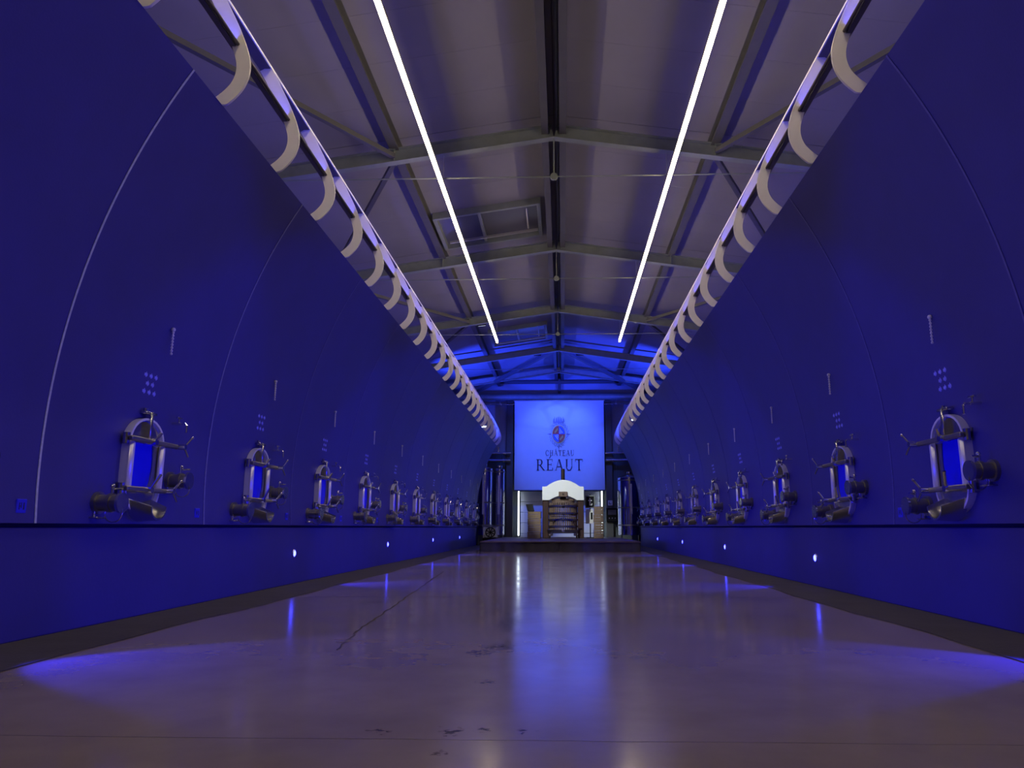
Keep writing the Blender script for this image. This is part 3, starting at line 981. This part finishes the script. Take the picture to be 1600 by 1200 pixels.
def glyph(ch):
    if ch == 'H':
        return .98, [rect(.16, .16+TK, 0, 1), rect(.70, .70+TK, 0, 1), rect(.2, .8, .48, .48+TN), serif(.235, 0), serif(.235, 1), serif(.775, 0), serif(.775, 1)]
    if ch == 'T':
        return .90, [rect(.375, .375+TK, 0, 1), rect(.03, .87, 1-TN, 1), rect(.03, .03+TN, .76, 1), rect(.87-TN, .87, .76, 1), serif(.45, 0)]
    if ch == 'E':
        return .80, [rect(.14, .14+TK, 0, 1), rect(.05, .72, 1-TN, 1), rect(.05, .74, 0, TN), rect(.2, .60, .50, .50+TN), rect(.72-TN, .72, .78, 1), rect(.74-TN, .76, 0, .24), rect(.60-TN, .60, .42, .64)]
    if ch == 'A':
        return .98, [slant(.13, 0, .48, 1, TN), slant(.84, 0, .50, 1, TK), rect(.26, .72, .32, .32+TN), serif(.13, 0, .11), serif(.84, 0, .14)]
    if ch == 'U':
        return .96, [rect(.13, .13+TK, .33, 1), rect(.76, .76+TN, .33, 1), serif(.205, 1), serif(.785, 1, .12)] + arcband(.47, .34, .34, .36, pi, 2*pi, .10, .06)
    if ch == 'C':
        return .92, arcband(.50, .5, .46, .52, .75, 2*pi-.75, .15, .05) + [rect(.80, .80+TN, .66, .92)]
    if ch == 'R':
        return .98, [rect(.15, .15+TK, 0, 1), rect(.05, .5, 1-TN, 1), rect(.2, .5, .46, .46+TN), serif(.225, 0), slant(.92, 0, .46, .48, TK)] + arcband(.48, .73, .27, .27, -pi/2, pi/2, .15, .05) + [rect(.82, 1.04, 0, SF)]
def word(txt, cx, z, h, gap, mat_, sx=1.0):
    gl = []; x = 0
    for ch in txt:
        g = {'Â': 'A', 'É': 'E'}.get(ch, ch)
        w, polys = glyph(g)
        if ch == 'Â':
            polys = polys + [slant(.30, 1.08, .49, 1.26, .06), slant(.68, 1.08, .49, 1.26, .06)]
        if ch == 'É':
            polys = polys + [slant(.36, 1.08, .58, 1.34, .09)]
        gl.append((x, polys)); x += w+gap
    tot = (x-gap)*h*sx
    for x0, polys in gl:
        mb = MB()
        for p in polys:
            mb.prism([(cx-tot/2+(x0+a)*h*sx, z+b*h) for a, b in p], -.032, -.024, 'y')
        mb.build('letter', mat_, t, False)
zs = bh/140.0          # metres per photo pixel on the banner
word('CHÂTEAU', .02, bh-(712-625)*zs, 8.6*zs, .16, M_ink, .70)
word('RÉAUT', .0, bh-(735-625)*zs, 17.5*zs, .16, M_ink, .80)
# crest
cx, cz, rx, rz = -.02, bh-(678-625)*zs, 9.6*zs, 13*zs
def ell(a, k=1.0): return (cx+rx*k*cos(a), cz+rz*k*sin(a))
for qd in range(4):
    a0 = qd*pi/2
    base = M_blue if qd % 2 == 0 else M_red
    flatprism([(cx, cz)] + [ell(a0+pi/2*i/10) for i in range(11)], -.026, .005).build('crest_field', base, t, False)
    sx_, sz_ = (1, 1, -1, -1)[qd], (1, 1, -1, -1)[qd]
    ux, uz = cos(a0+pi/4), sin(a0+pi/4)
    for k in range(3):
        if qd % 2 == 0:      # slanting pale bars
            c0 = .22+.24*k
            pts = [(cx+ux*rx*1.25*c0, cz+uz*rz*.25*c0), (cx+ux*rx*1.25*(c0+.10), cz+uz*rz*.25*(c0+.10)),
                   (cx+ux*rx*.25*(c0+.10), cz+uz*rz*1.25*(c0+.10)), (cx+ux*rx*.25*c0, cz+uz*rz*1.25*c0)]
            flatprism(pts, -.031, .004).build('crest_bar', M_pale, t, False)
        else:                # gold towers
            xx, zz2 = cx+ux*rx*(.35+.25*k), cz+uz*rz*(.85-.22*k)
            flatprism(rect(xx-.03, xx+.03, zz2-.07, zz2+.05), -.031, .004).build('crest_charge', M_gold, t, False)
n = 36
MB().band([ell(2*pi*i/n, 1.0) for i in range(n)], [ell(2*pi*i/n, 1.10) for i in range(n)], -.034, -.026, 'y', closed=True).build('crest_rim', M_gold, t, False)
MB().band([ell(2*pi*i/n, 1.22) for i in range(n)], [ell(2*pi*i/n, 1.27) for i in range(n)], -.034, -.026, 'y', closed=True).build('crest_rim', M_ink2, t, False)
mb = MB()
random.seed(3)
for i in range(40):          # leafy filigree round the shield
    a = 2*pi*i/40
    k = 1.30+.10*(i % 2)
    p = ell(a, k); q_ = ell(a+.12, k+.22+.08*random.random())
    mb.prism([(p[0]-.015, p[1]-.02), (p[0]+.02, p[1]-.01), (q_[0]+.012, q_[1]+.01), (q_[0]-.012, q_[1]+.01)], -.032, -.026, 'y')
for a, l in ((0, 1.95), (pi, 1.95), (pi/2, 2.35), (3*pi/2, 2.2)):
    p0 = ell(a-.07, 1.3); p1 = ell(a+.07, 1.3); p2 = ell(a, l)
    mb.prism([p0, p2, p1], -.033, -.026, 'y')
mb.build('crest_filigree', M_ink2, t, False)
mb = MB()
zc_ = cz+rz*1.38
mb.prism(rect(cx-.26, cx+.26, zc_, zc_+.05), -.036, -.026, 'y')
for i in range(5):
    x = cx-.24+.12*i
    mb.prism([(x-.05, zc_+.05), (x+.05, zc_+.05), (x+.012, zc_+.22+.04*(2-abs(i-2))), (x-.012, zc_+.22+.04*(2-abs(i-2)))], -.036, -.026, 'y')
for i in range(4):
    x = cx-.21+.14*i
    mb.prism(rect(x-.01, x+.01, zc_+.1, zc_+.3), -.036, -.026, 'y')
mb.build('crest_crown', M_ink2, t, False)

# ------------------------------------------------------------------ end wall fittings
d1 = struct(link('door_1', None)); d1.location = (.09, YW+.10, 0)
dm = MB().bbox(-1.98, 1.98, -.09, -.01, 0, .50, .015).mesh('door_panel', M_dwhite, False)
for i in range(6):
    o = link('door_panel', dm, d1); o.location = (0, 0, .0+.515*i)
for sg in (-1, 1):
    MB().bbox(sg*2.04-.05, sg*2.04+.05, -.14, 0, 0, 3.15, .01).build('door_jamb', M_wlow, d1, False)
for sg, nm in ((-1, 'left'), (1, 'right')):
    l = thing('tube_light', (.09+sg*2.06, YW-.12, SZ+.02), 'upright white tube light on the %s side of the pale end door' % nm, 'tube light', 'upright tube lights')
    MB().bbox(-.04, .04, .03, .08, 0, 2.25, .006).build('tube_holder', M_alu, l, False)
    MB().cyl((0, 0, .05), (0, 0, 2.2), .035, n=14).build('tube', M_tube, l)
# duct, thin pipe, columns
t = thing('ventilation_duct', (0, 36.45, 7.24), 'long round grey duct running above the banner', 'duct')
MB().cyl((-7.5, 0, 0), (7.5, 0, 0), .16, n=24).build('duct_pipe', M_beam, t)
for x in range(-6, 7, 2):
    cl = MB().cyl((x-.03, 0, 0), (x+.03, 0, 0), .172, n=24).build('duct_collar', M_beam, t)
    MB().bbox(x-.02, x+.02, -.01, .56, .16, .19, .004).build('duct_bracket', M_beam, cl, False)
for sg, nm in ((-1, 'left'), (1, 'right')):
    l = thing('thin_pipe', (sg*2.6, 36.55, 6.88), 'thin steel pipe beneath the duct, %s of the banner' % nm, 'pipe', 'thin wall pipes')
    MB().cyl((-sg*.5, 0, 0), (sg*4.5, 0, 0), .035, n=10).build('pipe_run', M_steel, l)
    for x in (.3, 1.6, 3.0):
        cl = MB().bbox(sg*x-.06, sg*x+.06, -.12, .05, -.06, .06, .01).build('pipe_clamp', M_dsteel, l, False)
        MB().cyl((sg*x, -.10, .05), (sg*x, -.10, .1995), .015, n=8).build('clamp_hanger', M_dsteel, cl)
    struct(MB().bbox(sg*2.47+.05-.17, sg*2.47+.05+.17, YW-.25, YW+.06, 0, 7.1, .01).build('wall_column', M_purlin, smooth=False))
    # pair of horizontal process pipes with valves
    for zz_, r, w in ((4.42, .055, 'upper'), (4.06, .085, 'lower')):
        l = thing('process_pipe', (sg*2.35, 36.55, zz_), '%s of two stainless pipes on the end wall %s of the banner' % (w, nm), 'pipe', 'stainless wall pipes')
        MB().cyl((0, 0, 0), (sg*5, 0, 0), r, n=14).build('pipe_run', M_steel, l)
        for x in (.35, 1.3):
            MB().cyl((sg*x-.03, 0, 0), (sg*x+.03, 0, 0), r*1.5, n=14).build('pipe_flange', M_steel, l)
            MB().bbox(sg*x-.02, sg*x+.02, 0, .55, -.02, .02, .004).build('pipe_hanger', M_dsteel, l, False)
        if w == 'upper':
            vv = MB().cyl((sg*.62, 0, 0), (sg*.62, 0, .26), .03, n=10)
            vv.cyl((sg*.62, 0, .26), (sg*.62, 0, .30), .06, n=12)
            vv.build('pipe_valve', M_polish, l)

# stainless tanks in the far corners
def steel_vat(x, y, r, h, label, name='steel_vat'):
    t = thing(name, (x, y, 0), label, 'steel vat', 'stainless vats in the far corners')
    n = 28
    MB().cyl((0, 0, .45), (0, 0, h), r, n=n).build('vat_body', M_polish, t)
    MB().cyl((0, 0, h), (0, 0, h+r*.35), r, .12, n=n).build('vat_lid', M_steel, t)
    MB().cyl((0, 0, h+r*.35), (0, 0, h+r*.35+.10), .14, n=16).build('vat_hatch', M_steel, t)
    for z in (.9, h*.55, h-.12):
        A = [(r*cos(2*pi*i/n), r*sin(2*pi*i/n)) for i in range(n)]
        B = [((r+.02)*cos(2*pi*i/n), (r+.02)*sin(2*pi*i/n)) for i in range(n)]
        MB().band(A, B, z-.03, z+.03, 'z', closed=True).build('vat_band', M_dsteel, t)
    for i in range(3):
        a = 2*pi*i/3-pi/2
        MB().cyl((r*.8*cos(a), r*.8*sin(a), 0), (r*.8*cos(a), r*.8*sin(a), .46), .035, n=10).build('leg', M_dsteel, t)
    MB().cyl((0, -r, .75), (0, -r-.10, .75), .05, n=12).build('vat_outlet', M_steel, t)
    MB().bbox(-.05, .05, -r-.03, -r+.01, 1.4, h-.3, .006).build('level_gauge', M_pale, t, False)
steel_vat(-3.52, 35.3, .40, 3.55, 'tall slim stainless vat just past the left tank row')
steel_vat(-2.84, 35.75, .26, 3.55, 'slimmer stainless vat between the left vat and the banner')
steel_vat(3.40, 35.4, .58, 3.10, 'wide stainless vat with a conical lid past the right tank row')
# crates left of the press
crm = None
def crate_parts(root, w, d, h):
    for z, hh in ((.01, h*.30), (h*.35, h*.30), (h*.69, h*.30)):
        for yy in (-d/2, d/2-.015):
            MB().bbox(-w/2, w/2, yy, yy+.015, z, z+hh, .003).build('slat', M_crate, root, False)
        for xx in (-w/2, w/2-.015):
            MB().bbox(xx, xx+.015, -d/2+.016, d/2-.016, z, z+hh, .003).build('slat', M_crate, root, False)
    for sx in (-1, 1):
        for sy in (-1, 1):
            MB().bbox(sx*(w/2-.035)-.018, sx*(w/2-.035)+.018, sy*(d/2-.035)-.018, sy*(d/2-.035)+.018, .004, h-.002, .003).build('corner_post', M_crate, root, False)
    MB().box(-w/2+.016, w/2-.016, -d/2+.016, d/2-.016, .005, .02).build('crate_floor', M_crate, root, False)
def crate_stack(x, y, w, d, h, n, where, lid=True):
    proto = None
    for i in range(n):
        lab = 'wooden crate %s, %s of its stack' % (where, ('bottom' if i == 0 else 'topmost' if i == n-1 else '%s from the bottom' % ORD[i]))
        if proto is None:
            proto = thing('wooden_crate', (x, y, SZ), lab, 'crate', 'wooden crates on the stage')
            crate_parts(proto, w, d, h)
            o = proto
        else:
            o = copy_tree(proto); o['label'] = lab
        o.location = (x+.015*(i % 2), y, SZ+(h+.002)*i)
        o.rotation_euler = (0, 0, .03*((i*7) % 3-1))
        if i == n-1:
            MB().bbox(-w/2-.01, w/2+.01, -d/2-.01, d/2+.01, h-.001, h+.018, .004).build('crate_lid', M_crate, o, False)
crate_stack(-1.02, 32.2, .56, .42, .275, 4, 'left of the press')
crate_stack(1.74, 32.2, .40, .40, .33, 4, 'right of the press')
# tablet on the crates
t = thing('tablet', (-1.16, 32.2, SZ+4*.277+.02), 'black tablet tilted on a stand on top of the crates', 'tablet')
mb = MB().bbox(-.15, .15, -.012, .012, 0, .30, .008)
mb.map(lambda p: Vector((p.x-.25*p.z, p.y+.35*p.z, p.z+.018)))
mb.build('tablet_body', M_black, t, False)
MB().bbox(-.12, .12, -.02, .20, 0, .02, .006).build('tablet_foot', M_black, t, False)
MB().cyl((-.05, .16, .02), (-.05, .07, .22), .012, n=8).build('tablet_strut', M_black, t)
# display stand right of the press
t = thing('display_stand', (1.42, 32.95, SZ), 'display stand with a framed dark print above a white sheet, beside the press', 'stand')
MB().bbox(-.18, .18, -.15, .15, 0, .03, .008).build('stand_foot', M_black, t, False)
MB().bbox(-.025, .025, .02, .06, .03, 1.9, .006).build('stand_post', M_black, t, False)
fr = MB().band([(-.17, 1.33), (.17, 1.33), (.17, 1.80), (-.17, 1.80)], [(-.215, 1.285), (.215, 1.285), (.215, 1.845), (-.215, 1.845)], -.03, .02, 'y', closed=True).build('picture_frame', M_beam, t, False)
MB().box(-.17, .17, -.01, .018, 1.33, 1.80).build('picture_print', M_black, fr, False)
mb = MB().bbox(-.03, .02, -.018, -.008, 1.42, 1.74, .002)
mb.bbox(-.08, .08, -.018, -.008, 1.60, 1.645, .002)
mb.bbox(-.03, .09, -.018, -.008, 1.41, 1.455, .002)
mb.bbox(.06, .10, -.018, -.008, 1.44, 1.50, .002)
mb.build('picture_motif', M_paper, fr, False)
MB().bbox(-.20, .14, -.03, .018, .62, 1.25, .004).build('white_sheet', M_paper, t, False)
MB().bbox(.02, .10, -.05, -.031, .80, 1.10, .01).build('leaflet_clip', M_black, t, False)
# electrical cabinet on the right part of the end wall
t = thing('control_cabinet', (2.62, YW-.28, 1.10), 'dark control cabinet with a screen on the column right of the end door', 'cabinet')
MB().bbox(-.28, .28, -.20, 0, 0, .62, .012).build('cabinet_body', M_black, t, False)
MB().bbox(-.20, .20, -.215, -.20, .30, .54, .004).build('cabinet_screen', M_glass, t, False)
for i in range(3):
    MB().cyl((-.14+.14*i, -.20, .14), (-.14+.14*i, -.225, .14), .03, n=12).build('cabinet_button', M_steel, t)
t = thing('wall_notice', (2.55, YW-.28, 1.86), 'small white notice fixed above the control cabinet', 'sign')
MB().bbox(-.11, .11, -.012, 0, 0, .24, .003).build('notice_sheet', M_paper, t, False)
MB().bbox(-.06, -.03, -.016, -.012, .05, .18, .001).build('notice_mark', M_black, t, False)
MB().bbox(-.03, .05, -.016, -.012, .05, .08, .001).build('notice_mark', M_black, t, False)
# pump on a cart left of the stage end
t = thing('pump_cart', (-3.05, 33.9, 0), 'white pump cart with a spoked wheel left of the stage', 'pump cart')
MB().bbox(-.36, .36, -.22, .22, .10, .34, .02).build('cart_base', M_black, t, False)
for sx in (-1, 1):
    MB().bbox(sx*.30-.025, sx*.30+.025, -.20, -.15, .34, .82, .006).build('cart_post', M_pwhite, t, False)
    for yy in (-.16, .16):
        MB().cyl((sx*.28, yy-.03, .08), (sx*.28, yy+.03, .08), .08, n=16).build('wheel', M_rubber, t)
mb = MB()
n = 24
mb.band([(.19*cos(2*pi*i/n), .58+.19*sin(2*pi*i/n)) for i in range(n)], [(.23*cos(2*pi*i/n), .58+.23*sin(2*pi*i/n)) for i in range(n)], -.20, -.16, 'y', closed=True)
for i in range(4):
    a = pi*i/4+.35
    mb.tube([(-.2*cos(a), -.18, .58-.2*sin(a)), (.2*cos(a), -.18, .58+.2*sin(a))], .018, 8)
mb.cyl((0, -.22, .58), (0, -.14, .58), .05, n=14)
mb.build('spoked_wheel', M_black, t)
MB().bbox(-.26, .26, -.14, .16, .35, .80, .03).build('pump_housing', M_pwhite, t, False)
MB().bbox(-.38, .38, -.21, -.14, .82, .86, .008).build('cart_handle', M_dsteel, t, False)

# ------------------------------------------------------------------ lights of the far end
def flood(x, y, z, target, watts, color, size, label, name='flood_light', cat='flood light', group=None, angle=70, blend=.5, hang=False):
    t = thing(name, (x, y, z), label, cat, group)
    d = (Vector(target)-Vector((x, y, z))).normalized()
    qt = d.to_track_quat('-Z', 'Y')
    k = -1 if hang else 1
    def zb(a, b): return sorted((k*a, k*b))
    bo = MB().bbox(-.16, .16, -.11, .11, -.02, .09, .012).build('flood_housing', M_black, t, False)
    bo.rotation_euler = qt.to_euler(); bo.location = (0, 0, k*.16)
    MB().bbox(-.14, .14, -.09, .09, -.03, -.021, .002).build('flood_lens', M_lens if color[0] < .5 else M_tube, bo, False)
    MB().bbox(-.19, -.17, -.02, .02, *zb(0, .17), .003).build('flood_bracket', M_dsteel, t, False)
    MB().bbox(.17, .19, -.02, .02, *zb(0, .17), .003).build('flood_bracket', M_dsteel, t, False)
    MB().bbox(-.19, .19, -.05, .05, *zb(-.005, .012), .003).build('flood_foot', M_dsteel, t, False)
    ld = bpy.data.lights.new('flood_spot', 'SPOT')
    ld.energy = watts; ld.color = color; ld.spot_size = radians(angle); ld.spot_blend = blend; ld.shadow_soft_size = size
    lo = link('flood_spot', ld, t)
    lo.location = Vector((0, 0, k*.16))+d*.06
    lo.rotation_euler = qt.to_euler()
for sg, nm in ((-1, 'left'), (1, 'right')):
    flood(ROOFX+sg*.9, 30.5, zu(ROOFX+.9)+.27, (.06+sg*.3, 36.3, 4.9), FLOOD_W, (.055, .13, 1.0), .06, 'blue flood light hung %s of the ridge, aimed at the banner' % nm, group='blue floods', angle=48, blend=.7, hang=True)
    flood(sg*5.6, 30.6, ZT1+.007, (sg*1.5, 32.5, 8.6), FLOOD_W*3.2, (.02, .05, 1.0), .08, 'blue flood light behind the %s railing, aimed at the last roof bay' % nm, group='blue roof floods', angle=92)
flood(-2.55, 24.75, zu(-2.55)+.25, (.35, PY, 1.9), PRESS_W, (.92, 1.0, .95), .05, 'white spot light hung left of the left strip light, aimed at the press', name='spot_light', cat='spot light', angle=22, blend=.5, hang=True)
